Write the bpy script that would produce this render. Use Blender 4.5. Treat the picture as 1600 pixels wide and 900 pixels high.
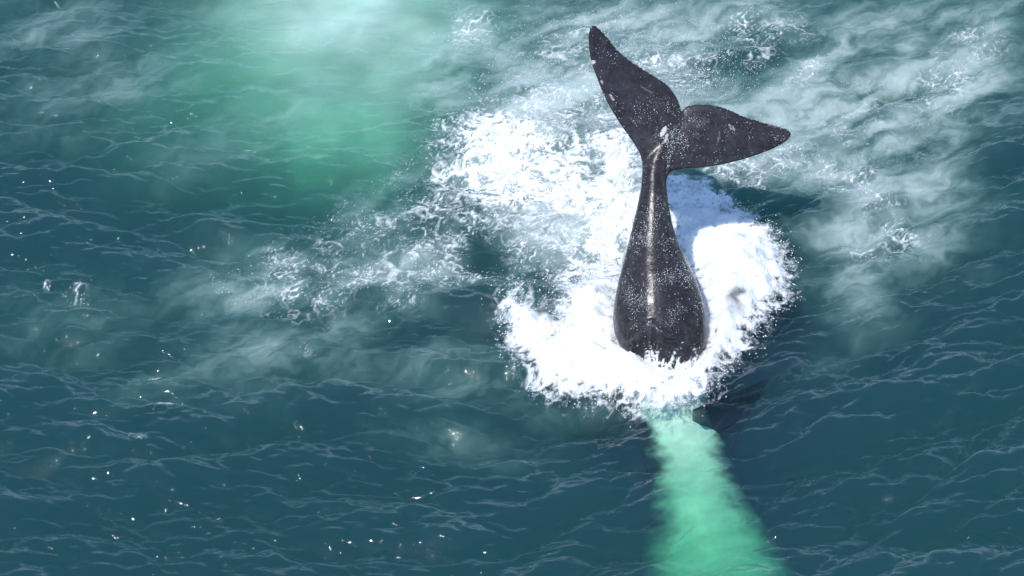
import bpy, bmesh, math, random
import numpy as np
from mathutils import Vector

# ------------------------------------------------------------------ camera, sky, sun, exposure
scene = bpy.context.scene
for o in list(bpy.data.objects):
    bpy.data.objects.remove(o)
PITCH = math.radians(40.0)
DIST = 80.0
FPX = 5200.0                       # focal length in pixels of the 1600 px wide photograph
CAM = np.array([0.0, -DIST * math.cos(PITCH), DIST * math.sin(PITCH)])
FWD = np.array([0.0, math.cos(PITCH), -math.sin(PITCH)])
UPV = np.array([0.0, math.sin(PITCH), math.cos(PITCH)])

cam_data = bpy.data.cameras.new("camera")
cam_data.sensor_width = 36.0
cam_data.lens = 36.0 * FPX / 1600.0
cam_data.clip_start = 0.5
cam_data.clip_end = 6000.0
cam = bpy.data.objects.new("camera", cam_data)
scene.collection.objects.link(cam)
cam.location = CAM
cam.rotation_euler = (math.radians(90.0) - PITCH, 0.0, 0.0)
scene.camera = cam

SUN_DIR = np.array([-0.27, -0.48, 0.90]); SUN_DIR /= np.linalg.norm(SUN_DIR)
SUN_EL = math.asin(SUN_DIR[2])
SUN_AZ = math.atan2(SUN_DIR[0], SUN_DIR[1])
world = bpy.data.worlds.new("World")
scene.world = world
world.use_nodes = True
wn = world.node_tree
bg = wn.nodes["Background"]
sky = wn.nodes.new("ShaderNodeTexSky")
sky.sky_type = 'NISHITA'
sky.sun_disc = False
sky.sun_elevation = SUN_EL
sky.sun_rotation = SUN_AZ
sky.air_density = 1.0
sky.dust_density = 0.0
sky.ozone_density = 3.0
wn.links.new(sky.outputs[0], bg.inputs[0])
bg.inputs[1].default_value = 0.15

sun_data = bpy.data.lights.new("sun", 'SUN')
sun_data.energy = 3.5
sun_data.angle = math.radians(0.53)
sun_data.color = (1.0, 0.975, 0.94)
sun = bpy.data.objects.new("sun", sun_data)
scene.collection.objects.link(sun)
sun.rotation_euler = Vector(SUN_DIR).to_track_quat('Z', 'Y').to_euler()

scene.view_settings.view_transform = 'Standard'
scene.view_settings.look = 'None'
scene.view_settings.gamma = 1.0
scene.view_settings.use_curve_mapping = False
scene.view_settings.exposure = 0.38
scene.render.engine = 'CYCLES'
cy = scene.cycles
cy.use_denoising = True
cy.max_bounces = 6
cy.diffuse_bounces = 2
cy.glossy_bounces = 3
cy.transmission_bounces = 2
cy.transparent_max_bounces = 16
cy.volume_bounces = 0
cy.sample_clamp_indirect = 4.0
cy.caustics_reflective = False
cy.caustics_refractive = False

COL = scene.collection

# ------------------------------------------------------------------ photo pixel <-> place
def project(x, y, z=0.0):
    dx, dy, dz = x - CAM[0], y - CAM[1], z - CAM[2]
    d = dy * FWD[1] + dz * FWD[2]
    return 800.0 + FPX * dx / d, 450.0 - FPX * (dy * UPV[1] + dz * UPV[2]) / d

def ray(u, v):
    d = FWD + np.array([1.0, 0, 0]) * (u - 800.0) / FPX + UPV * (450.0 - v) / FPX
    return d

def on_water(u, v, z=0.0):
    d = ray(u, v)
    return CAM + d * ((z - CAM[2]) / d[2])

# the diving whale's long axis lies in a plane through this water point, square to the line of sight
BASE = on_water(1035, 541)
BASE_D = float(np.dot(BASE - CAM, FWD))
def on_whale(u, v, off=0.0):
    """Point of the whale's plane seen at a pixel, moved `off` metres towards the camera."""
    d = ray(u, v)
    p = CAM + d * (BASE_D / float(np.dot(d, FWD)))
    return p - FWD * off

# ------------------------------------------------------------------ numpy noise
def _lattice(seed, n=256):
    r = np.random.RandomState(seed)
    a = r.rand(n, n).astype(np.float32) * 2 * math.pi
    return np.cos(a), np.sin(a)
_lat_cache = {}
def gnoise(x, y, seed=0):
    if seed not in _lat_cache:
        _lat_cache[seed] = _lattice(seed)
    gx, gy = _lat_cache[seed]
    xi = np.floor(x).astype(np.int32); yi = np.floor(y).astype(np.int32)
    fx = (x - xi).astype(np.float32); fy = (y - yi).astype(np.float32)
    sx = fx * fx * fx * (fx * (fx * 6 - 15) + 10); sy = fy * fy * fy * (fy * (fy * 6 - 15) + 10)
    x0 = xi & 255; x1 = (xi + 1) & 255; y0 = yi & 255; y1 = (yi + 1) & 255
    a = gx[x0, y0] * fx + gy[x0, y0] * fy
    b = gx[x1, y0] * (fx - 1) + gy[x1, y0] * fy
    c = gx[x0, y1] * fx + gy[x0, y1] * (fy - 1)
    d = gx[x1, y1] * (fx - 1) + gy[x1, y1] * (fy - 1)
    return ((a + (b - a) * sx) * (1 - sy) + (c + (d - c) * sx) * sy) * 1.5

def fbm(x, y, octv=4, seed=0, gain=0.5):
    t = 0; a = 1.0; s = 0
    for i in range(octv):
        t = t + a * gnoise(x + 17.3 * i, y - 9.1 * i, seed + i); s += a
        a *= gain; x = x * 2.03; y = y * 2.03
    return t / s

def ridged(x, y, octv=3, seed=0, gain=0.6):
    t = 0; a = 1.0; s = 0
    for i in range(octv):
        n = 1.0 - np.abs(gnoise(x + 5.7 * i, y + 3.3 * i, seed + i)) * 1.6
        t = t + a * np.clip(n, 0, 1); s += a
        a *= gain; x = x * 2.1; y = y * 2.1
    return t / s

def sstep(a, b, x):
    t = np.clip((x - a) / (b - a), 0, 1)
    return t * t * (3 - 2 * t)

def blob(u, v, cu, cv, ru, rv, ang=0.0):
    c, s = math.cos(math.radians(ang)), math.sin(math.radians(ang))
    du = u - cu; dv = v - cv
    a = (du * c + dv * s) / ru; b = (-du * s + dv * c) / rv
    return np.exp(-(a * a + b * b))

def poly_sd(u, v, pts):
    """Signed distance in pixels to a polygon, positive inside."""
    best = np.full(u.shape, 1e18, np.float32); inside = np.zeros(u.shape, bool)
    n = len(pts)
    for i in range(n):
        x0, y0 = pts[i]; x1, y1 = pts[(i + 1) % n]
        ex, ey = x1 - x0, y1 - y0
        t = np.clip(((u - x0) * ex + (v - y0) * ey) / (ex * ex + ey * ey), 0, 1)
        d = (u - x0 - t * ex) ** 2 + (v - y0 - t * ey) ** 2
        best = np.minimum(best, d)
        cond = (y0 > v) != (y1 > v)
        if ey != 0:
            inside ^= cond & (u < ex * (v - y0) / ey + x0)
    d = np.sqrt(best)
    return np.where(inside, d, -d)

# ------------------------------------------------------------------ sea waves: random-phase spectrum on a tile
def wave_tile(seed, wind_deg, lam_peak, rms, L=40.0, N=1024, spread=4.0):
    r = np.random.RandomState(seed)
    k1 = np.fft.fftfreq(N, L / N) * 2 * math.pi
    kx, ky = np.meshgrid(k1, k1, indexing='ij')
    k = np.sqrt(kx * kx + ky * ky); k[0, 0] = 1
    kp = 2 * math.pi / lam_peak
    th = np.arctan2(ky, kx) - math.radians(wind_deg)
    amp = k ** -1.95 * np.exp(-0.5 * (kp / k) ** 2) * np.exp(-(k / 50.0) ** 2)
    amp *= (np.abs(np.cos(th)) ** spread + 0.06)
    amp[0, 0] = 0
    h = amp * (r.randn(N, N) + 1j * r.randn(N, N))
    H = np.fft.ifft2(h).real
    sc = rms / H.std()
    dx = np.fft.ifft2(1j * kx / k * h).real * sc
    dy = np.fft.ifft2(1j * ky / k * h).real * sc
    return (H * sc).astype(np.float32), dx.astype(np.float32), dy.astype(np.float32), L, N

def tile_sample(t, x, y):
    H, dx, dy, L, N = t
    fx = x / L * N; fy = y / L * N
    xi = np.floor(fx).astype(np.int64); yi = np.floor(fy).astype(np.int64)
    ax = (fx - xi).astype(np.float32); ay = (fy - yi).astype(np.float32)
    i0 = xi % N; i1 = (xi + 1) % N; j0 = yi % N; j1 = (yi + 1) % N
    out = []
    for a in (H, dx, dy):
        out.append((a[i0, j0] * (1 - ax) + a[i1, j0] * ax) * (1 - ay) + (a[i0, j1] * (1 - ax) + a[i1, j1] * ax) * ay)
    return out

TILE_A = wave_tile(3, 80.0, 2.4, 0.098)       # the left-hand sea, crests nearly level
TILE_C = wave_tile(21, 98.0, 7.0, 0.10, spread=2.0)   # slow swell under both
TILE_B = wave_tile(8, 118.0, 2.7, 0.112)      # the right-hand sea, crests rising to the right

def grow(core, step, far):
    """Coordinates: even in the middle, ever wider towards the horizon."""
    out = []; x = core; s = step
    while x < far:
        s *= 1.28; x += s; out.append(x)
    return np.array(out)

# --- the fields of the sea, all in metres on the water, laid out from photo pixels
def sea_fields(x, y):
    u, v = project(x, y, 0.0)
    u = u.astype(np.float32); v = v.astype(np.float32)
    x = x.astype(np.float32); y = y.astype(np.float32)
    # slow and fast warps of the layout
    w1 = fbm(x * 0.55, y * 0.55, 4, 11); w2 = fbm(x * 0.55 + 40, y * 0.55, 4, 21)
    U = u + 46 * w1; V = v + 40 * w2
    w3 = fbm(x * 1.7, y * 1.7, 3, 31); w4 = fbm(x * 1.7 + 9, y * 1.7 + 4, 3, 41)
    U2 = u + 22 * w1 + 16 * w3; V2 = v + 20 * w2 + 14 * w4
    # ---------------- waves
    side = sstep(820, 1150, u + (v - 500) * 0.5)
    ha, xa, ya = tile_sample(TILE_A, x + 50, y + 31)
    hb, xb, yb = tile_sample(TILE_B, x + 57, y + 12)
    hc, xc, yc = tile_sample(TILE_C, x + 11, y + 70)
    # ---------------- coverage of the foam lace (0..1)
    P2 = [(800, 108), (930, 90), (1010, 130), (1020, 240), (1000, 480), (850, 500), (800, 470), (700, 490), (600, 520),
          (520, 535), (420, 505), (320, 465), (310, 425), (390, 390), (480, 340), (560, 285), (640, 240), (720, 180)]
    P1 = [(700, 215), (760, 165), (830, 190), (900, 205), (1000, 215), (1015, 300), (1000, 400), (980, 500), (880, 490),
          (865, 430), (905, 400), (880, 355), (820, 335), (760, 330), (715, 300)]
    sd2 = poly_sd(U2, V2, P2); sd1 = poly_sd(U, V, P1)
    cov = (0.33 + 0.20 * w2 + 0.10 * sstep(600, 760, U) - 0.10 * blob(U, V, 590, 330, 120, 55, -35) + 0.06 * blob(U, V, 640, 430, 150, 40, -10)) * sstep(-24, 60, sd2)
    edge2 = np.exp(-((sd2 - 8) / 16.0) ** 2) * sstep(250, 420, u)
    cov += 0.10 * edge2
    cov = np.maximum(cov, 0.86 * sstep(-75, 55, sd1))
    cov = np.maximum(cov, 0.62 * blob(U, V, 880, 330, 90, 55, 30))
    # shaded foam right of the tail stock
    P4 = [(1010, 240), (1060, 270), (1110, 285), (1170, 325), (1215, 370), (1200, 420), (1040, 470)]
    cov = np.maximum(cov, 0.95 * sstep(-10, 22, poly_sd(U2, V2, P4)))
    # lace on the right-hand churned water
    for (cu, cv, ru, rv, an, a) in ((1180, 262, 110, 34, -8, .42), (1330, 290, 110, 40, 25, .34), (1260, 120, 60, 26, -25, .32),
                                    (1180, 60, 130, 60, -15, .26), (1480, 130, 130, 70, -28, .26), (1400, 370, 70, 50, 30, .26),
                                    (730, 50, 50, 50, 50, .32), (1040, 110, 130, 50, 0, .34), (880, 60, 120, 50, 0, .25),
                                    (1340, 400, 60, 30, 10, .26), (1330, 180, 120, 60, -20, .24), (600, 60, 120, 90, 0, .14),
                                    (1530, 60, 60, 60, 0, .25), (1350, 200, 280, 170, -20, .19), (1000, 60, 250, 70, 0, .2)):
        cov = np.maximum(cov, 1.3 * a * blob(U, V, cu, cv, ru, rv, an))
    # scattered small breakers on the open sea
    for (cu, cv, ru, rv, an, a) in ((242, 592, 16, 6, 0, .5), (262, 632, 34, 7, -14, .5), (120, 458, 30, 22, 0, .36), (72, 445, 10, 16, 20, .36),
                                    (212, 686, 22, 6, 5, .42), (480, 545, 26, 18, 40, .34), (1290, 845, 4, 4, 0, .3)):
        cov = np.maximum(cov, a * blob(u + 8 * w3, v + 6 * w4, cu, cv, ru, rv, an))
    # dark clear pools
    hole = np.zeros_like(cov)
    for (cu, cv, ru, rv, an, a) in ((757, 402, 40, 34, 0, 1), (845, 452, 38, 34, 30, .8), (730, 480, 75, 26, -8, .85), (570, 470, 34, 22, 0, .6),
                                    (620, 520, 110, 26, -4, .9), (925, 262, 16, 34, 0, .5), (660, 440, 40, 16, 0, .5), (500, 440, 26, 16, 0, .5)):
        hole = np.maximum(hole, a * blob(U2, V2, cu, cv, ru, rv, an))
    cov = cov * (1 - 0.92 * hole)
    # ---------------- lace pattern
    qx = x + 0.30 * gnoise(x * 1.6, y * 1.6, 51) + 0.10 * gnoise(x * 5, y * 5, 52)
    qy = y + 0.30 * gnoise(x * 1.6 + 7, y * 1.6, 53) + 0.10 * gnoise(x * 5 + 3, y * 5, 54)
    lace = ridged(qx * 2.0, qy * 2.0, 4, 61, 0.75)
    fine = ridged(qx * 8.0, qy * 8.0, 2, 71, 0.7)
    speck = fbm(x * 9, y * 9, 3, 81, 0.7)
    patt = 0.58 * lace + 0.30 * fine + 0.12 * (speck * 0.5 + 0.5)
    thr = 0.93 - 0.62 * cov
    foam = sstep(thr - 0.03, thr + 0.13, patt) * sstep(0.07, 0.3, cov)
    # thin strings of bubbles where the foam is spent
    lines = np.zeros_like(cov)
    for q, (sc_, wt) in enumerate(((1.15, .8), (2.4, .95), (4.8, .8), (9.5, .6))):
        rr = 1.0 - np.abs(gnoise(qx * sc_ + 3.1 * q, qy * sc_ * 1.15, 151 + q)) * 1.5
        wd = np.clip(0.03 + 0.34 * np.clip(cov - .12, 0, 1), .02, .6)
        gate = sstep(-.25, .35, gnoise(x * (0.9 + .6 * q), y * (0.9 + .6 * q), 161 + q) + 1.1 * (cov - .35))
        lines = np.maximum(lines, wt * gate * sstep(1 - wd * 1.5, 1 - wd * .35, rr))
    lines = lines * sstep(0.12, 0.36, cov) * (0.5 + 0.5 * sstep(-.4, .4, speck)) + 0.75 * foam * sstep(.25, .7, speck + .5 * w3)
    foam = lines + (foam - lines) * sstep(0.46, 0.72, cov)
    foam = foam * (0.55 + 0.45 * sstep(-.5, .4, w3 + speck)) + 0.16 * sstep(.25, .6, cov) * sstep(.3, .75, patt)
    foam = np.clip(foam + sstep(0.72, 1.0, cov) * 0.5 * sstep(-.25, .5, speck + w3), 0, 1)
    # ---------------- milky water: fine bubbles in the top layer
    ang = math.radians(32)
    sx = (x * math.cos(ang) + y * math.sin(ang)); sy = (-x * math.sin(ang) + y * math.cos(ang))
    wx = sx * 0.34 + 0.45 * fbm(x * 0.8, y * 0.8, 4, 91); wy = sy * 1.25 + 0.75 * fbm(x * 0.8 + 5, y * 0.8, 4, 95)
    wisp = fbm(wx, wy, 6, 101, 0.56) * 0.5 + 0.5
    wisp2 = fbm(wx * 2.6 + 3, wy * 2.2, 5, 111, 0.6) * 0.5 + 0.5
    m = np.zeros_like(cov)
    P3 = [(860, -60), (1640, -60), (1640, 140), (1600, 190), (1560, 240), (1555, 320), (1480, 350), (1420, 440), (1345, 500), (1260, 470),
          (1230, 400), (1150, 330), (1000, 300), (860, 250), (640, 120), (640, -60)]
    sd3 = poly_sd(U, V, P3)
    m = np.maximum(m, 0.72 * sstep(-25, 110, sd3))
    for (cu, cv, ru, rv, an, a) in ((1300, 170, 200, 60, -12, .85), (1200, 215, 150, 40, -12, .9), (1500, 150, 150, 70, -25, .8), (1420, 300, 120, 60, 15, .75),
                                    (1060, 60, 150, 70, 0, .6), (860, 160, 150, 70, -20, .95), (930, 330, 200, 160, 0, .85), (1330, 440, 80, 60, 35, .62), (1440, 380, 90, 60, -20, .6),
                                    (620, 430, 230, 70, -12, .66), (430, 440, 150, 60, -5, .66), (480, 540, 200, 60, -10, .55), (700, 560, 140, 45, 0, .38),
                                    (330, 570, 150, 34, -18, .42), (740, 610, 120, 40, 0, .34), (600, 330, 160, 60, -40, .42), (720, 690, 110, 26, 10, .28),
                                    (180, 130, 200, 70, -18, .40), (90, 40, 160, 50, -8, .46), (420, 190, 200, 50, -25, .36), (330, 20, 120, 40, 0, .36),
                                    (130, 500, 160, 60, -8, .24), (1300, 560, 60, 30, -10, .26), (700, 110, 90, 100, 0, .6), (550, 25, 120, 80, 0, .40),
                                    (880, 640, 120, 22, 0, .3)):
        m = np.maximum(m, a * blob(U, V, cu, cv, ru, rv, an))
    dark = np.zeros_like(cov)
    for (cu, cv, ru, rv, an, a) in ((1235, 318, 80, 30, 8, .85), (1160, 90, 130, 38, -18, .75), (1400, 170, 70, 24, -30, .6), (1350, 95, 60, 20, -30, .5), (1200, 345, 50, 24, 30, .5),
                                    (1440, 235, 60, 22, -35, .45), (1270, 40, 80, 24, -20, .5), (790, 30, 60, 40, 0, .5), (1480, 50, 60, 22, -30, .45)):
        dark = np.maximum(dark, a * blob(U, V, cu, cv, ru, rv, an))
    m = m * (1 - dark) * (1 - 0.8 * hole)
    texture = sstep(0.22, 0.80, 0.62 * wisp + 0.38 * wisp2 + 0.26 * (m - 0.5))
    milk = m * (0.16 + 1.25 * texture)
    milk = np.clip(np.maximum(milk, 0.8 * sstep(0.45, 0.95, cov)), 0, 1)
    # ---------------- height
    calm = np.clip(1 - 0.55 * sstep(0.15, 0.5, m) - 0.25 * cov, 0.25, 1) * (1 - 0.75 * blob(u, v, 510, 140, 260, 190))
    h = (ha * (1 - side) + hb * side) * calm
    cx = (xa * (1 - side) + xb * side) * calm; cyy = (ya * (1 - side) + yb * side) * calm
    rough = np.maximum(sstep(0.15, 0.6, cov), 0.55 * sstep(.4, .9, m))
    h = h + 0.8 * hc * (1 - 0.5 * sstep(.2, .6, m))
    h = h + rough * (0.055 * fbm(x * 2.2, y * 2.2, 4, 121, 0.6)) + hole * -0.05
    h = h + foam * 0.02 + 0.03 * foam * np.abs(speck)
    # the swell heaved up beside the whale
    h = h + 0.34 * blob(u, v, 1160, 610, 95, 26, -30) + 0.20 * blob(u, v, 1225, 585, 60, 14, -48)
    return u, v, h, cx, cyy, foam, milk, cov

# ------------------------------------------------------------------ materials
def mat(name):
    m = bpy.data.materials.new(name); m.use_nodes = True
    nt = m.node_tree; nt.nodes.clear()
    return m, nt, nt.nodes.new("ShaderNodeOutputMaterial")
def node(nt, kind, **kw):
    n = nt.nodes.new(kind)
    for k, val in kw.items():
        setattr(n, k, val)
    return n
def setin(n, **kw):
    for k, val in kw.items():
        n.inputs[k.replace('_', ' ')].default_value = val

# sea water: clear skin with Fresnel reflection over a coloured, scattering body
M_SEA, nt, out = mat("sea_water")
geo = node(nt, "ShaderNodeNewGeometry")
nz = node(nt, "ShaderNodeTexNoise"); setin(nz, Scale=1.0, Detail=4.0, Roughness=0.55)
mp = node(nt, "ShaderNodeMapping"); mp.inputs["Rotation"].default_value = (0, 0, math.radians(-10)); mp.inputs["Scale"].default_value = (2.6, 6.5, 3.0)
nt.links.new(geo.outputs["Position"], mp.inputs["Vector"]); nt.links.new(mp.outputs[0], nz.inputs["Vector"])
bump = node(nt, "ShaderNodeBump"); setin(bump, Strength=0.38, Distance=0.045)
nt.links.new(nz.outputs["Fac"], bump.inputs["Height"])
fr = node(nt, "ShaderNodeFresnel"); setin(fr, IOR=1.333)
nt.links.new(bump.outputs[0], fr.inputs["Normal"])
gl = node(nt, "ShaderNodeBsdfGlossy"); setin(gl, Roughness=0.018); gl.inputs["Color"].default_value = (1, 1, 1, 1)
nt.links.new(bump.outputs[0], gl.inputs["Normal"])
tr = node(nt, "ShaderNodeBsdfTransparent")
df = node(nt, "ShaderNodeBsdfDiffuse")
at = node(nt, "ShaderNodeAttribute", attribute_name="milk")
rmp = node(nt, "ShaderNodeValToRGB")
e = rmp.color_ramp.elements
e[0].position = 0.0; e[0].color = (0.22, 0.52, 0.44, 1)
e[1].position = 0.75; e[1].color = (0.66, 0.80, 0.77, 1)
nt.links.new(at.outputs["Fac"], rmp.inputs["Fac"]); nt.links.new(rmp.outputs[0], df.inputs["Color"])
mx = node(nt, "ShaderNodeMixShader")
mul = node(nt, "ShaderNodeMath", operation='MULTIPLY'); mul.inputs[1].default_value = 0.54
nt.links.new(at.outputs["Fac"], mul.inputs[0]); nt.links.new(mul.outputs[0], mx.inputs[0])
nt.links.new(tr.outputs[0], mx.inputs[1]); nt.links.new(df.outputs[0], mx.inputs[2])
mx2 = node(nt, "ShaderNodeMixShader")
outside = node(nt, "ShaderNodeMath", operation='SUBTRACT'); outside.inputs[0].default_value = 1.0
nt.links.new(geo.outputs["Backfacing"], outside.inputs[1])
frm = node(nt, "ShaderNodeMath", operation='MULTIPLY')      # mirror only on the air side of the skin
nt.links.new(fr.outputs[0], frm.inputs[0]); nt.links.new(outside.outputs[0], frm.inputs[1])
nt.links.new(frm.outputs[0], mx2.inputs[0]); nt.links.new(mx.outputs[0], mx2.inputs[1]); nt.links.new(gl.outputs[0], mx2.inputs[2])
nt.links.new(mx2.outputs[0], out.inputs["Surface"])
SIG_S = (0.020, 0.035, 0.064); SIG_A = (0.30, 0.098, 0.155)
vs = node(nt, "ShaderNodeVolumeScatter"); vs.inputs["Color"].default_value = (*SIG_S, 1); setin(vs, Density=1.0, Anisotropy=0.0)
va = node(nt, "ShaderNodeVolumeAbsorption"); va.inputs["Color"].default_value = (1 - SIG_A[0], 1 - SIG_A[1], 1 - SIG_A[2], 1); setin(va, Density=1.0)
ad = node(nt, "ShaderNodeAddShader")
nt.links.new(vs.outputs[0], ad.inputs[0]); nt.links.new(va.outputs[0], ad.inputs[1]); nt.links.new(ad.outputs[0], out.inputs["Volume"])

M_FOAM, nt, out = mat("foam_lace")
at = node(nt, "ShaderNodeAttribute", attribute_name="foam")
df = node(nt, "ShaderNodeBsdfDiffuse"); df.inputs["Color"].default_value = (0.84, 0.88, 0.89, 1)
tr = node(nt, "ShaderNodeBsdfTransparent")
mx = node(nt, "ShaderNodeMixShader")
nt.links.new(at.outputs["Fac"], mx.inputs[0]); nt.links.new(tr.outputs[0], mx.inputs[1]); nt.links.new(df.outputs[0], mx.inputs[2])
nt.links.new(mx.outputs[0], out.inputs["Surface"])

M_SPLASH, nt, out = mat("white_water")
pb = node(nt, "ShaderNodeBsdfPrincipled"); pb.inputs["Base Color"].default_value = (0.82, 0.84, 0.86, 1); setin(pb, Roughness=0.6)
pb.subsurface_method = 'BURLEY'; setin(pb, Subsurface_Weight=0.8, Subsurface_Scale=0.30); pb.inputs['Subsurface Radius'].default_value = (1, 1, 1)
geo = node(nt, "ShaderNodeNewGeometry")
nz = node(nt, "ShaderNodeTexNoise"); setin(nz, Scale=14.0, Detail=5.0, Roughness=0.65)
nt.links.new(geo.outputs["Position"], nz.inputs["Vector"])
bump = node(nt, "ShaderNodeBump"); setin(bump, Strength=0.8, Distance=0.07)
nt.links.new(nz.outputs["Fac"], bump.inputs["Height"]); nt.links.new(bump.outputs[0], pb.inputs["Normal"])
at = node(nt, "ShaderNodeAttribute", attribute_name="cover")
tr = node(nt, "ShaderNodeBsdfTransparent")
mx = node(nt, "ShaderNodeMixShader")
nt.links.new(at.outputs["Fac"], mx.inputs[0]); nt.links.new(tr.outputs[0], mx.inputs[1]); nt.links.new(pb.outputs[0], mx.inputs[2])
nt.links.new(mx.outputs[0], out.inputs["Surface"])

M_DROP, nt, out = mat("spray_drops")
pb = node(nt, "ShaderNodeBsdfPrincipled"); pb.inputs["Base Color"].default_value = (0.85, 0.88, 0.9, 1); setin(pb, Roughness=0.25)
nt.links.new(pb.outputs[0], out.inputs["Surface"])

M_BUBBLE, nt, out = mat("bubble_cloud")
df = node(nt, "ShaderNodeBsdfDiffuse"); df.inputs["Color"].default_value = (0.80, 0.84, 0.82, 1)
at = node(nt, "ShaderNodeAttribute", attribute_name="bubbles")
tr = node(nt, "ShaderNodeBsdfTransparent"); mx = node(nt, "ShaderNodeMixShader")
nt.links.new(at.outputs["Fac"], mx.inputs[0]); nt.links.new(tr.outputs[0], mx.inputs[1]); nt.links.new(df.outputs[0], mx.inputs[2])
nt.links.new(mx.outputs[0], out.inputs["Surface"])

M_BED, nt, out = mat("dark_seabed")
df = node(nt, "ShaderNodeBsdfDiffuse")
nz = node(nt, "ShaderNodeTexNoise"); setin(nz, Scale=0.3)
rmp = node(nt, "ShaderNodeValToRGB"); rmp.color_ramp.elements[0].color = (0.02, 0.03, 0.03, 1); rmp.color_ramp.elements[1].color = (0.05, 0.06, 0.05, 1)
nt.links.new(nz.outputs["Fac"], rmp.inputs[0]); nt.links.new(rmp.outputs[0], df.inputs["Color"]); nt.links.new(df.outputs[0], out.inputs["Surface"])

M_SKIN, nt, out = mat("wet_whale_skin")
pb = node(nt, "ShaderNodeBsdfPrincipled"); setin(pb, Roughness=0.28); pb.inputs['Specular IOR Level'].default_value = 0.36
geo = node(nt, "ShaderNodeNewGeometry")
n1 = node(nt, "ShaderNodeTexNoise"); setin(n1, Scale=2.2, Detail=6.0, Roughness=0.65)
n2 = node(nt, "ShaderNodeTexNoise"); setin(n2, Scale=20.0, Detail=3.0, Roughness=0.6)
for n in (n1, n2):
    nt.links.new(geo.outputs["Position"], n.inputs["Vector"])
rmp = node(nt, "ShaderNodeValToRGB")
rmp.color_ramp.elements[0].position = 0.3; rmp.color_ramp.elements[0].color = (0.018, 0.0155, 0.019, 1)
rmp.color_ramp.elements[1].position = 0.75; rmp.color_ramp.elements[1].color = (0.034, 0.029, 0.035, 1)
nt.links.new(n1.outputs["Fac"], rmp.inputs[0])
at = node(nt, "ShaderNodeAttribute", attribute_name="belly")
mc = node(nt, "ShaderNodeMix", data_type='RGBA')
mc.inputs[7].default_value = (0.86, 0.88, 0.86, 1)
nt.links.new(at.outputs["Fac"], mc.inputs[0]); nt.links.new(rmp.outputs[0], mc.inputs[6])
nt.links.new(mc.outputs[2], pb.inputs["Base Color"])
bump = node(nt, "ShaderNodeBump"); setin(bump, Strength=0.35, Distance=0.015)
nt.links.new(n2.outputs["Fac"], bump.inputs["Height"]); nt.links.new(bump.outputs[0], pb.inputs["Normal"])
setin(pb, Coat_Weight=0.0, Coat_Roughness=0.22)
nt.links.new(bump.outputs[0], pb.inputs["Coat Normal"])
n3 = node(nt, "ShaderNodeTexNoise"); setin(n3, Scale=5.5, Detail=5.0, Roughness=0.7)     # patchy film of water on the skin
nt.links.new(geo.outputs["Position"], n3.inputs["Vector"])
mr = node(nt, "ShaderNodeMapRange"); mr.inputs["From Min"].default_value = 0.40; mr.inputs["From Max"].default_value = 0.64
mr.inputs["To Min"].default_value = 0.12; mr.inputs["To Max"].default_value = 0.6
nt.links.new(n3.outputs["Fac"], mr.inputs["Value"]); nt.links.new(mr.outputs[0], pb.inputs["Specular IOR Level"])
nt.links.new(pb.outputs[0], out.inputs["Surface"])

# ------------------------------------------------------------------ mesh helpers
def mesh_from_arrays(name, co, faces, material, smooth=True, attrs=None):
    me = bpy.data.meshes.new(name)
    n = len(co); k = faces.shape[1]
    me.vertices.add(n); me.vertices.foreach_set("co", np.ascontiguousarray(co, np.float32).ravel())
    me.loops.add(faces.size); me.loops.foreach_set("vertex_index", np.ascontiguousarray(faces, np.int32).ravel())
    me.polygons.add(len(faces)); me.polygons.foreach_set("loop_start", np.arange(0, faces.size, k, dtype=np.int32))
    me.polygons.foreach_set("loop_total", np.full(len(faces), k, np.int32))
    if smooth:
        me.polygons.foreach_set("use_smooth", np.ones(len(faces), bool))
    for an, arr in (attrs or {}).items():
        a = me.attributes.new(an, 'FLOAT', 'POINT'); a.data.foreach_set("value", np.ascontiguousarray(arr, np.float32))
    me.update(calc_edges=True)
    me.materials.append(material)
    o = bpy.data.objects.new(name, me); COL.objects.link(o)
    return o
def grid_faces(nx, ny):
    i = np.arange(nx - 1)[:, None] * ny + np.arange(ny - 1)[None, :]
    i = i.ravel()
    return np.stack([i, i + ny, i + ny + 1, i + 1], 1)
def keep_faces(co, faces, mask, attrs):
    f = faces[mask]
    used = np.unique(f)
    remap = np.full(len(co), -1, np.int64); remap[used] = np.arange(len(used))
    return co[used], remap[f], {k: a[used] for k, a in attrs.items()}
def tag(o, label=None, cat=None, kind=None, group=None):
    if label: o["label"] = label
    if cat: o["category"] = cat
    if kind: o["kind"] = kind
    if group: o["group"] = group

# ------------------------------------------------------------------ the sea
CX, CY0, CY1, SX, SY = 14.6, -12.0, 14.2, 0.031, 0.038
xs = np.arange(-CX, CX + 1e-6, SX); ex = grow(CX, SX, 2200.0)
xs = np.concatenate([-ex[::-1], xs, ex])
ys = np.arange(CY0, CY1 + 1e-6, SY)
eu = grow(0.0, SY, 2200.0)
ys = np.concatenate([CY0 - eu[::-1], ys, CY1 + eu])
gx, gy = np.meshgrid(xs, ys, indexing='ij')
nx, ny = gx.shape
X = gx.ravel(); Y = gy.ravel()
near = (np.abs(X) < 60) & (Y > -45) & (Y < 60)
u = np.zeros(len(X), np.float32); v = u.copy(); H = u.copy(); DX = u.copy(); DY = u.copy(); FO = u.copy(); MI = u.copy(); CO = u.copy()
r_ = sea_fields(X[near], Y[near])
for arr, val in zip((u, v, H, DX, DY, FO, MI, CO), r_):
    arr[near] = val
core = (np.abs(X) < CX + 0.4) & (Y > CY0 - 0.4) & (Y < CY1 + 0.4)
fade = np.where(core, 1.0, 0.0).astype(np.float32)
CHOP = 0.6
co = np.stack([X - CHOP * DX * fade, Y - CHOP * DY * fade, H * np.where(near, 1, 0)], 1)
faces = grid_faces(nx, ny)
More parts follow.
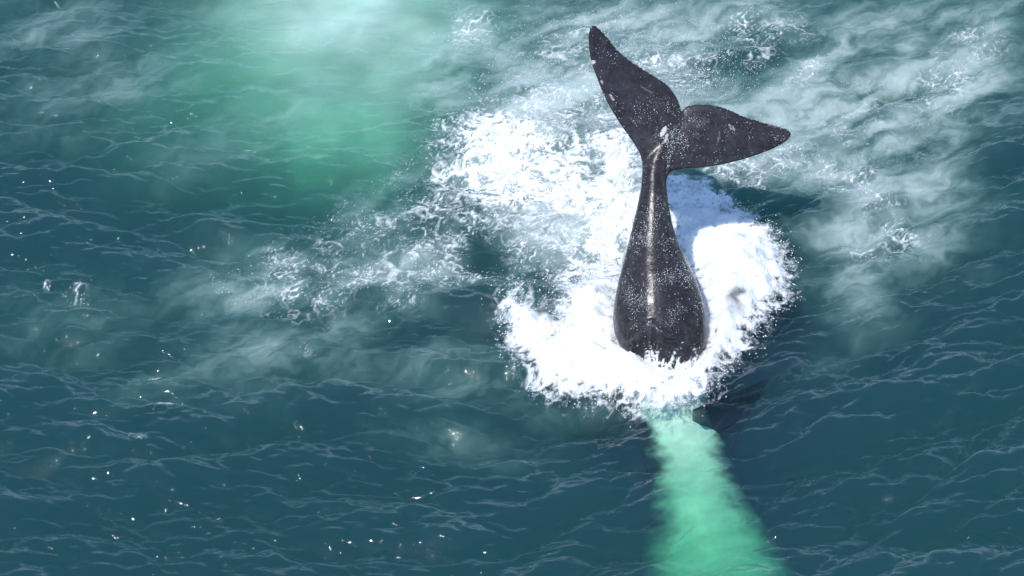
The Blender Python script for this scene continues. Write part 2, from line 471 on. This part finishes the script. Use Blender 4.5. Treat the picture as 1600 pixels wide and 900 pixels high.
# close the body of water with sides and a bottom, so that it holds its colour as a volume
DEEP = -26.0
nb = len(co)
rim = np.concatenate([np.arange(nx) * ny, (nx - 1) * ny + np.arange(1, ny), (np.arange(nx - 1)[::-1]) * ny + ny - 1, np.arange(1, ny - 1)[::-1]])
low = co[rim].copy(); low[:, 2] = DEEP
k = np.arange(len(rim)); k2 = (k + 1) % len(rim)
side_f = np.stack([rim[k2], rim[k], nb + k, nb + k2], 1)
c0 = nb + len(rim)
cen = np.array([[0, 0, DEEP]])
bot_f = np.stack([nb + k2, nb + k, np.full(len(k), c0), np.full(len(k), c0)], 1)
sea_co = np.concatenate([co, low, cen])
pad = np.zeros(len(rim) + 1, np.float32)
sea = mesh_from_arrays("sea_water", sea_co, np.concatenate([faces, side_f]), M_SEA, True, {"milk": np.concatenate([MI, pad])})
bm = bmesh.new(); bm.from_mesh(sea.data); bm.verts.ensure_lookup_table()
bm.faces.new([bm.verts[int(nb + q)] for q in k[::-1]])
bmesh.ops.delete(bm, geom=[bm.verts[c0]], context='VERTS')
bm.to_mesh(sea.data); bm.free()
tag(sea, "rippled deep teal sea water with milky green churned patches", "sea", "structure")

bed = mesh_from_arrays("seabed", np.array([[-2300, -2300, DEEP + .8], [2300, -2300, DEEP + .8], [2300, 2300, DEEP + .8], [-2300, 2300, DEEP + .8]], float),
                       np.array([[0, 1, 2, 3]]), M_BED, False)
tag(bed, "dark sea floor far below the water", "seabed", "structure")

# ------------------------------------------------------------------ foam lace floating on the sea
fo_f = FO[faces].max(1) > 0.02
fco, ff, fat = keep_faces(co + np.array([0, 0, 0.012]), faces, fo_f & core[faces].all(1), {"foam": FO})
foam = mesh_from_arrays("foam_lace", fco, ff, M_FOAM, True, fat)
tag(foam, "white lacy sea foam spread over the churned water round the whale", "foam", "stuff")

# ------------------------------------------------------------------ whale
def tube(bm, pts, radii, seg=10):
    rings = []
    for i, p in enumerate(pts):
        a = np.array(pts[max(i - 1, 0)]); b = np.array(pts[min(i + 1, len(pts) - 1)])
        t = (b - a) / np.linalg.norm(b - a)
        s = np.cross(t, FWD); s /= np.linalg.norm(s); n = np.cross(s, t)
        rings.append([bm.verts.new(p + radii[i] * (s * math.cos(q) + n * math.sin(q))) for q in np.linspace(0, 2 * math.pi, seg, endpoint=False)])
    for r0, r1 in zip(rings, rings[1:]):
        for j in range(seg):
            bm.faces.new((r0[j], r0[(j + 1) % seg], r1[(j + 1) % seg], r1[j]))
    bm.faces.new(rings[0][::-1]); bm.faces.new(rings[-1])

def resample(pts, n):
    p = np.array(pts, float)
    # Catmull-Rom through the points, then even arc length
    q = np.vstack([2 * p[0] - p[1], p, 2 * p[-1] - p[-2]])
    out = []
    for i in range(1, len(q) - 2):
        for t in np.linspace(0, 1, 16, endpoint=False):
            out.append(0.5 * ((2 * q[i]) + (-q[i - 1] + q[i + 1]) * t + (2 * q[i - 1] - 5 * q[i] + 4 * q[i + 1] - q[i + 2]) * t ** 2
                              + (-q[i - 1] + 3 * q[i] - 3 * q[i + 1] + q[i + 2]) * t ** 3))
    out.append(p[-1]); out = np.array(out)
    s = np.concatenate([[0], np.cumsum(np.linalg.norm(np.diff(out, axis=0), axis=1))])
    w = np.linspace(0, s[-1], n)
    return np.stack([np.interp(w, s, out[:, 0]), np.interp(w, s, out[:, 1])], 1)

bm = bmesh.new()
# trunk: photo row, left and right outline, depth as a share of the width
SEC = [(186, 1052, 1066, .7), (205, 1036, 1058, .8), (230, 1017, 1050, .9), (252, 1006, 1043, 1.0), (275, 1002.5, 1040.5, 1.06), (295, 1001, 1042, 1.06), (320, 996, 1045, 1.02),
       (350, 989, 1050.5, .98), (380, 981.5, 1060, .94), (410, 974, 1074, .9), (440, 966, 1089, .88), (470, 960, 1099, .88), (500, 957.5, 1104.5, .88),
       (520, 960, 1106, .89), (540, 968, 1104, .9), (560, 982, 1100, .92), (580, 988, 1098, .95), (620, 985, 1108, .98), (700, 998, 1138, 1.), (780, 1018, 1170, 1.02), (880, 1002, 1236, .98),
       (1000, 1020, 1330, .95), (1120, 1070, 1390, .95), (1220, 1140, 1410, .95), (1290, 1200, 1400, .95), (1330, 1250, 1370, .9)]
seg = 40
rows = []
sv = np.array([s[0] for s in SEC], float)
vv = np.concatenate([np.arange(186, 620, 6), np.arange(620, 1331, 14)])
for vrow in vv:
    L = np.interp(vrow, sv, [s[1] for s in SEC]); R = np.interp(vrow, sv, [s[2] for s in SEC]); k_ = np.interp(vrow, sv, [s[3] for s in SEC])
    cpx = (L + R) / 2
    sink = -0.9 * max(0.0, vrow - 640) / 260.0
    pl = on_whale(L, vrow, sink); pr = on_whale(R, vrow, sink); c = (pl + pr) / 2
    hw = np.linalg.norm(pr - pl) / 2; side_v = (pr - pl) / (2 * hw)
    ring = []
    for q in range(seg):
        a = 2 * math.pi * q / seg
        ca, sa = math.cos(a), math.sin(a)
        fr_ = sa * k_
        # a blunt keel on the side turned to the camera, a little left of the middle
        keel = 0.0
        if sa > 0:
            kc = -0.05 - 0.26 * float(sstep(300, 430, vrow))
            keel = 0.035 * math.exp(-((ca - kc) / 0.34) ** 2) * float(sstep(600, 480, vrow)) * float(sstep(330, 430, vrow))
        ring.append(bm.verts.new(c + side_v * hw * ca - FWD * hw * (fr_ + keel)))
    rows.append(ring)
for r0, r1 in zip(rows, rows[1:]):
    for j in range(seg):
        bm.faces.new((r0[j], r0[(j + 1) % seg], r1[(j + 1) % seg], r1[j]))
bm.faces.new(rows[0][::-1]); bm.faces.new(rows[-1])

def lobe(bm, lead, trail, bend, thick):
    n, m = 44, 16
    a = resample(lead, n); b = resample(trail, n)
    front, back = [], []
    for i in range(n):
        s = i / (n - 1)
        off = bend(s)
        fr_, bk_ = [], []
        for j in range(m + 1):
            c = j / m
            px = a[i] * (1 - c) + b[i] * c
            t = thick * (1 - 0.72 * s) * (1.9 * math.sqrt(c + 0.02) * (1 - c) ** 0.85 + 0.13) * (1.0 if 0 < s < 1 else 0.8)
            fr_.append(bm.verts.new(on_whale(px[0], px[1], off + t))); bk_.append(bm.verts.new(on_whale(px[0], px[1], off - t)))
        front.append(fr_); back.append(bk_)
    for i in range(n - 1):
        for j in range(m):
            bm.faces.new((front[i][j], front[i][j + 1], front[i + 1][j + 1], front[i + 1][j]))
            bm.faces.new((back[i][j + 1], back[i][j], back[i + 1][j], back[i + 1][j + 1]))
        bm.faces.new((front[i][0], front[i + 1][0], back[i + 1][0], back[i][0]))
        bm.faces.new((front[i + 1][m], front[i][m], back[i][m], back[i + 1][m]))
    for j in range(m):
        bm.faces.new((front[0][j + 1], front[0][j], back[0][j], back[0][j + 1]))
        bm.faces.new((front[n - 1][j], front[n - 1][j + 1], back[n - 1][j + 1], back[n - 1][j]))
lobe(bm,
     [(1006, 300), (1003.5, 272), (1003, 255), (998, 237), (985, 217), (966, 190), (948, 160), (934, 128), (923, 98), (919, 75), (918.5, 57), (922, 45)],
     [(1063, 205), (1065, 182), (1062, 163), (1054, 147), (1040, 131), (1015, 115), (988, 98), (965, 80), (950, 62), (938, 49), (930, 42.5), (924, 43)],
     lambda s: 0.06 + 0.55 * s * s, 0.16)
lobe(bm,
     [(1038, 305), (1040, 285), (1046, 271), (1060, 265), (1085, 263), (1115, 259.5), (1150, 252), (1180, 243), (1205, 233.5), (1224, 224), (1234, 216), (1238, 209)],
     [(1050, 215), (1060, 184), (1069, 169), (1082, 163.5), (1103, 163), (1125, 166), (1145, 173), (1165, 182), (1190, 189), (1213, 195), (1230, 200), (1237, 206)],
     lambda s: 0.02 - 0.25 * s * s, 0.16)
# small folds and slit ridges low on the belly side, where water streams off
random.seed(4)
for (pts, r) in (([(1012, 500), (1004, 520), (990, 538), (984, 556)], .055), ([(1016, 498), (1014, 525), (1005, 550), (1000, 566)], .05), ([(1020, 505), (1026, 530), (1022, 552)], .045),
                 ([(1024, 510), (1038, 524), (1054, 527)], .045), ([(1022, 520), (1036, 538), (1052, 540), (1064, 552)], .05), ([(1030, 530), (1044, 552), (1050, 574)], .05),
                 ([(1008, 512), (996, 528), (978, 536)], .04), ([(1016, 530), (1010, 548), (1014, 568)], .05), ([(1066, 545), (1072, 566), (1070, 590)], .06)):
    p2 = resample(pts, 10)
    P = []
    for (a, b) in p2:
        L = np.interp(b, sv, [s[1] for s in SEC]); R = np.interp(b, sv, [s[2] for s in SEC]); k_ = np.interp(b, sv, [s[3] for s in SEC])
        hwm = (R - L) / 2 / 65.0; ca = (a - (L + R) / 2) / ((R - L) / 2)
        P.append(on_whale(a + random.uniform(-1.5, 1.5), b, hwm * k_ * math.sqrt(max(0, 1 - ca * ca)) + 0.01))
    tube(bm, P, [1.5 * r * (1.0 - 0.5 * abs(2 * t - 1)) for t in np.linspace(0, 1, 10)])
me0 = bpy.data.meshes.new("whale_raw"); bmesh.ops.recalc_face_normals(bm, faces=bm.faces); bm.to_mesh(me0); bm.free()
tmp = bpy.data.objects.new("whale_raw", me0); COL.objects.link(tmp)
rm = tmp.modifiers.new("remesh", 'REMESH'); rm.mode = 'VOXEL'; rm.voxel_size = 0.03
sm = tmp.modifiers.new("smooth", 'SMOOTH'); sm.factor = 0.5; sm.iterations = 4
dg = bpy.context.evaluated_depsgraph_get(); dg.update()
body_me = bpy.data.meshes.new_from_object(tmp.evaluated_get(dg))
bpy.data.objects.remove(tmp); bpy.data.meshes.remove(me0)
body_me.name = "body"
body_me.materials.clear(); body_me.materials.append(M_SKIN)
nv = len(body_me.vertices)
wco = np.empty(nv * 3, np.float32); body_me.vertices.foreach_get("co", wco); wco = wco.reshape(-1, 3)
wno = np.empty(nv * 3, np.float32); body_me.vertices.foreach_get("normal", wno); wno = wno.reshape(-1, 3)
bu, bv = project(wco[:, 0], wco[:, 1], wco[:, 2])
facing = -(wno @ FWD)
# the white belly patch: its two outlines run down the submerged body
PV = [585, 610, 640, 670, 700, 760, 820, 900, 1000]
pl_ = np.interp(bv, PV, [1040, 985, 1000, 1018, 1026, 1042, 1042, 1016, 1010]); pr_ = np.interp(bv, PV, [1060, 1095, 1104, 1108, 1118, 1142, 1178, 1222, 1280])
# ragged outline: the water's ripple distortion is painted into the skin colour
jag = 30 * fbm(bu * 0.016 + bv * .008, bv * 0.030, 4, 201, .6)
jag2 = 36 * fbm(bu * 0.016 + 30 - bv * .008, bv * 0.030, 4, 207, .6)
soft = 10 + np.clip(bv - 640, 0, 300) * 0.11
belly = np.minimum(sstep(-1, 1, (bu - pl_ + jag) / soft), sstep(-1, 1, (pr_ - bu + jag2) / soft)) * sstep(578, 612, bv + jag) * (facing > 0.05)
belly = belly * (0.80 + 0.20 * sstep(-.35, .3, fbm(bu * .022 + bv * .01, bv * .04, 5, 211, .65)))  # light and dark ripple bands of the water, put into the belly colour
cl = ridged(bu * 0.035, bv * 0.022, 4, 221, .7)
mark_and_glint = sstep(.80, .93, cl + 0.42 * sstep(515, 585, bv) - 0.14) * sstep(500, 540, bv) * (bv < 620)
for (cu, cv, ru, rv, an, a_) in ((1037, 205, 3.5, 9, 25, .9), (1041, 216, 2.5, 7, 20, .7), (1146, 200, 1.2, 5, -20, .5), (1141, 198, 1.0, 4, -20, .5), (956, 152, 1.5, 7, -35, .7), (927, 97, 3, 3, 0, .9),  # skin nicks; the fluke-centre streaks are a wet highlight painted white
                                 (940, 128, 1.2, 3, -20, .6), (1052, 128, 10, 2, 35, .35), (1123, 215, 1.2, 8, 5, .16), (1208, 196, 8, 1.5, 10, .2), (990, 190, 1, 9, -40, .15), (1010, 140, 14, 1, 30, .15)):
    mark_and_glint = np.maximum(mark_and_glint, a_ * (blob(bu, bv, cu, cv, ru, rv, an) > .35) * (0.6 + 0.4 * gnoise(bu * .6, bv * .6, 231)))
belly = np.maximum(belly, np.clip(mark_and_glint, 0, 1) * (facing > 0.05))
a = body_me.attributes.new("belly", 'FLOAT', 'POINT'); a.data.foreach_set("value", belly.astype(np.float32))
body_me.polygons.foreach_set("use_smooth", np.ones(len(body_me.polygons), bool))
whale = bpy.data.objects.new("whale", None); COL.objects.link(whale)
whale.location = BASE
tag(whale, "dark wet whale diving head down with its broad forked tail raised above white splash", "whale")
body = bpy.data.objects.new("body", body_me); COL.objects.link(body)
body.parent = whale; body.matrix_parent_inverse.translation = -Vector(BASE)

# flipper that just breaks the surface beside the flank
bm = bmesh.new()
edge_px = resample([(1082, 641), (1098, 634), (1122, 624), (1150, 612), (1178, 600), (1204, 590)], 22)
edge_z = np.interp(np.linspace(0, 1, 22), [0, .12, .3, .5, .75, 1], [.16, .20, .14, .06, -.08, -.45])
root_px = resample([(1080, 665), (1092, 690), (1106, 720), (1122, 750)], 22)
nb_, fr_v, bk_v = 10, [], []
for i in range(22):
    E = on_water(edge_px[i, 0], edge_px[i, 1], edge_z[i]); Rt = on_whale(root_px[i, 0], root_px[i, 1], 0.25 - 0.7 * i / 21)
    f_, b_ = [], []
    for j in range(nb_):
        t = j / (nb_ - 1)
        p = E * (1 - t) + Rt * t + np.array([0.0, 0, 0.10 * math.sin(math.pi * t)])
        th = 0.06 + 0.16 * t ** 0.6 * (0.35 + 0.65 * math.sin(math.pi * (i + 1) / 23))
        f_.append(bm.verts.new(p + np.array([0, 0, th * .55]))); b_.append(bm.verts.new(p - np.array([0, 0, th * .8])))
    fr_v.append(f_); bk_v.append(b_)
for i in range(21):
    for j in range(nb_ - 1):
        bm.faces.new((fr_v[i][j], fr_v[i + 1][j], fr_v[i + 1][j + 1], fr_v[i][j + 1]))
        bm.faces.new((bk_v[i][j + 1], bk_v[i + 1][j + 1], bk_v[i + 1][j], bk_v[i][j]))
    bm.faces.new((fr_v[i + 1][0], fr_v[i][0], bk_v[i][0], bk_v[i + 1][0]))
    bm.faces.new((fr_v[i][-1], fr_v[i + 1][-1], bk_v[i + 1][-1], bk_v[i][-1]))
for j in range(nb_ - 1):
    bm.faces.new((fr_v[0][j], fr_v[0][j + 1], bk_v[0][j + 1], bk_v[0][j]))
    bm.faces.new((fr_v[-1][j + 1], fr_v[-1][j], bk_v[-1][j], bk_v[-1][j + 1]))
me = bpy.data.meshes.new("flipper"); bmesh.ops.recalc_face_normals(bm, faces=bm.faces); bm.to_mesh(me); bm.free()
me.materials.append(M_SKIN)
me.polygons.foreach_set("use_smooth", np.ones(len(me.polygons), bool))
fl = bpy.data.objects.new("flipper", me); COL.objects.link(fl); fl.parent = whale; fl.matrix_parent_inverse.translation = -Vector(BASE)
sub = fl.modifiers.new("sub", 'SUBSURF'); sub.levels = 1; sub.render_levels = 2

# ------------------------------------------------------------------ splash of white water round the tail stock
p0 = on_water(740, 690); p1 = on_water(1290, 330)
sx_ = np.arange(p0[0], p1[0], 0.03); sy_ = np.arange(p0[1], p1[1], 0.04)
gx, gy = np.meshgrid(sx_, sy_, indexing='ij'); Xs = gx.ravel(); Ys = gy.ravel()
us, vs_, Hs, dxs, dys, fos, mis, cos_ = sea_fields(Xs, Ys)
PS = [(786, 478), (815, 462), (850, 480), (870, 500), (890, 455), (930, 420), (968, 425), (975, 520), (1040, 545), (1092, 540), (1090, 470), (1065, 425), (1040, 400), (1036, 330), (1045, 282), (1085, 285), (1130, 302), (1175, 336), (1212, 378),
      (1236, 425), (1230, 462), (1195, 500), (1170, 545), (1138, 575), (1112, 610), (1085, 632), (1040, 636), (985, 634), (925, 622), (870, 622), (828, 600), (806, 560), (790, 520)]
xf = Xs.astype(np.float32); yf = Ys.astype(np.float32)
jag = 16 * fbm(xf * 1.4, yf * 1.4, 3, 301, .6) + 9 * fbm(xf * 4, yf * 4, 3, 311, .6)
sd = poly_sd(us, vs_, PS) + jag
tall = 0.26 - 0.17 * sstep(400, 360, vs_) + 0.45 * blob(us, vs_, 1165, 440, 70, 60) + 0.22 * blob(us, vs_, 1000, 600, 120, 30) + 0.12 * blob(us, vs_, 850, 550, 60, 60) + 0.3 * blob(us, vs_, 965, 595, 40, 25) - 0.28 * blob(us, vs_, 1076, 625, 26, 26) + 0.42 * blob(us, vs_, 966, 578, 24, 20) + 0.5 * blob(us, vs_, 1116, 602, 18, 22)
bil = np.abs(fbm(xf * 1.1, yf * 1.1, 3, 321, .5)) * 0.42 + np.abs(gnoise(xf * 3.6, yf * 3.6, 331)) * 0.09 + np.abs(gnoise(xf * 9, yf * 9, 332)) * 0.025
hs = tall * (1 - np.exp(-(np.maximum(sd, 0) / 48.0) ** 1.4)) + bil * sstep(0, 60, sd)
rag = ridged(xf * 2.6 + .3 * fbm(xf * 3, yf * 3, 2, 345), yf * 2.6, 4, 343, .75)
thin = sstep(-16, 20, sd + 62 * (rag - 0.66))
# openings where dark water shows through
for (cu, cv, ru, rv) in ((1148, 485, 12, 20), (850, 490, 20, 14), (960, 470, 14, 10)):
    thin = thin * (1 - 0.85 * blob(us + 14 * gnoise(xf * 3, yf * 3, 351), vs_ + 12 * gnoise(xf * 3, yf * 3, 352), cu, cv, ru, rv))
sco = np.stack([Xs, Ys, Hs + 0.02 + hs], 1)
sf = grid_faces(*gx.shape)
sco2, sf2, sat = keep_faces(sco, sf, (thin[sf].max(1) > 0.02), {"cover": thin})
spl = mesh_from_arrays("splash", sco2, sf2, M_SPLASH, True, sat)
tag(spl, "thick bright white splash heaped round the base of the whale tail", "splash", "stuff")

# ------------------------------------------------------------------ pale bubble cloud glowing below the surface
# thin veils of bubbles one below the other, each denser where more bubbles hang in the water
bx = np.arange(-14.0, 2.0, 0.12); by = np.arange(-3.5, 19.0, 0.13)
gx, gy = np.meshgrid(bx, by, indexing='ij'); Xb = gx.ravel(); Yb = gy.ravel()
wb = fbm(Xb * .35, Yb * .35, 4, 401); wc = fbm(Xb * .35 + 8, Yb * .35, 4, 411)
LAYERS = [(0.6, [(.85, 548, 12, 112, 85, 0)]),
          (1.2, [(.75, 540, 30, 160, 110, 0), (.18, 600, 120, 110, 60, -20)]),
          (1.9, [(.6, 525, 80, 160, 110, 0), (.5, 560, 204, 75, 55, 0), (.10, 380, 120, 160, 60, -20)]),
          (2.7, [(.40, 520, 110, 170, 110, 0), (.8, 550, 212, 90, 75, 0), (.1, 360, 150, 190, 80, -20)]),
          (3.6, [(.45, 510, 150, 220, 130, -15), (.3, 545, 225, 120, 90, 0)])]
bcs, bfs, bds = [], [], []
for q, (dp, lst) in enumerate(LAYERS):
    zz = -dp - 0.25 * fbm(Xb * .6, Yb * .6, 2, 431 + q)
    ub, vb = project(Xb, Yb, zz)
    den = sum(a * blob(ub + 46 * wb, vb + 40 * wc, cu, cv, ru, rv, an) for (a, cu, cv, ru, rv, an) in lst)
    den = den * (1 + 0.5 * fbm(Xb * .7 + q * 5, Yb * .7, 4, 441 + q))
    f = grid_faces(*gx.shape)
    c_, f_, d_ = keep_faces(np.stack([Xb, Yb, zz], 1), f, den[f].max(1) > 0.004, {"density": np.clip(den - 0.004, 0, 1)})
    bfs.append(f_ + sum(len(c) for c in bcs)); bcs.append(c_); bds.append(d_["density"])
bub = mesh_from_arrays("bubble_cloud", np.concatenate(bcs), np.concatenate(bfs), M_BUBBLE, True, {"bubbles": np.concatenate(bds)})
tag(bub, "pale green glowing bubble cloud below the calm water surface", "bubbles", "stuff")

# ------------------------------------------------------------------ flying spray
OCT_V = np.array([(1, 0, 0), (-1, 0, 0), (0, 1, 0), (0, -1, 0), (0, 0, 1), (0, 0, -1)], np.float32)
OCT_F = np.array([(0, 2, 4), (2, 1, 4), (1, 3, 4), (3, 0, 4), (2, 0, 5), (1, 2, 5), (3, 1, 5), (0, 3, 5)])
def drops(name, P, R, label):
    P = np.asarray(P, np.float32); R = np.asarray(R, np.float32)
    st = np.random.RandomState(5).uniform(0.7, 1.4, (len(P), 1, 3)).astype(np.float32)
    cov_ = (P[:, None, :] + OCT_V[None] * R[:, None, None] * st).reshape(-1, 3)
    f = (OCT_F[None] + 6 * np.arange(len(P))[:, None, None]).reshape(-1, 3)
    o = mesh_from_arrays(name, cov_, f, M_DROP, True)
    tag(o, label, "spray", "stuff")
    return o
rng = np.random.RandomState(77)
def sizes(n, lo=0.004, hi=0.02):
    return lo + (hi - lo) * rng.rand(n) ** 3.5
# drops running off and flying round the tail
cand = np.where((facing > 0.0) & (wco[:, 2] > 0.15))[0]
wgt = 0.35 + 1.2 * blob(bu[cand], bv[cand], 1025, 410, 45, 80) + 2.2 * blob(bu[cand], bv[cand], 1090, 190, 28, 20) + 0.8 * blob(bu[cand], bv[cand], 1050, 200, 30, 40)
wgt = wgt * (0.08 + sstep(-.1, .5, fbm(bu[cand] * .03, bv[cand] * .02, 4, 501)) * 1.6)
sel = rng.choice(cand, 9000, p=wgt / wgt.sum())
P1_ = wco[sel] + wno[sel] * rng.uniform(0.0, 0.05, (9000, 1)) + rng.normal(0, .02, (9000, 3))
drops("tail_spray", P1_, sizes(9000, .002, .011), "fine white water drops scattered over the dark whale tail")
# mist above the flukes
n = 5200
uu = np.concatenate([rng.normal(960, 110, n // 2), rng.normal(1090, 70, n // 2)]); vv2 = np.concatenate([rng.normal(90, 55, n // 2), rng.normal(120, 40, n // 2)])
P2_ = np.array([on_whale(a, b, rng.uniform(-1.6, 0.2)) for a, b in zip(uu, vv2)])
drops("fluke_spray", P2_, sizes(n, .003, .013), "fine mist of drops flying behind the raised flukes")
# drops thrown from the splash rim
rim_i = np.where((sd > -14) & (sd < 14))[0]
sel = rng.choice(rim_i, 6000)
P3_ = sco[sel] + rng.normal(0, 1, (6000, 3)) * np.array([.16, .16, .14])
P3_[:, 2] = np.maximum(P3_[:, 2], Hs[sel] + 0.03) + rng.rand(6000) ** 3 * 0.35
drops("splash_spray", P3_, sizes(6000, .003, .02), "white drops thrown out along the ragged splash rim")
# drops over the lacy foam to the left of the tail
msk = np.where(core & (CO > 0.18) & (u < 1000) & (v > 90) & (v < 480))[0]
sel = rng.choice(msk, 5000)
P4_ = co[sel] + np.array([0, 0, 1]) * (rng.rand(5000, 1) ** 2 * 0.35 + 0.02)
drops("foam_spray", P4_, sizes(5000, .003, .014), "small white drops falling over the lacy foam patch")
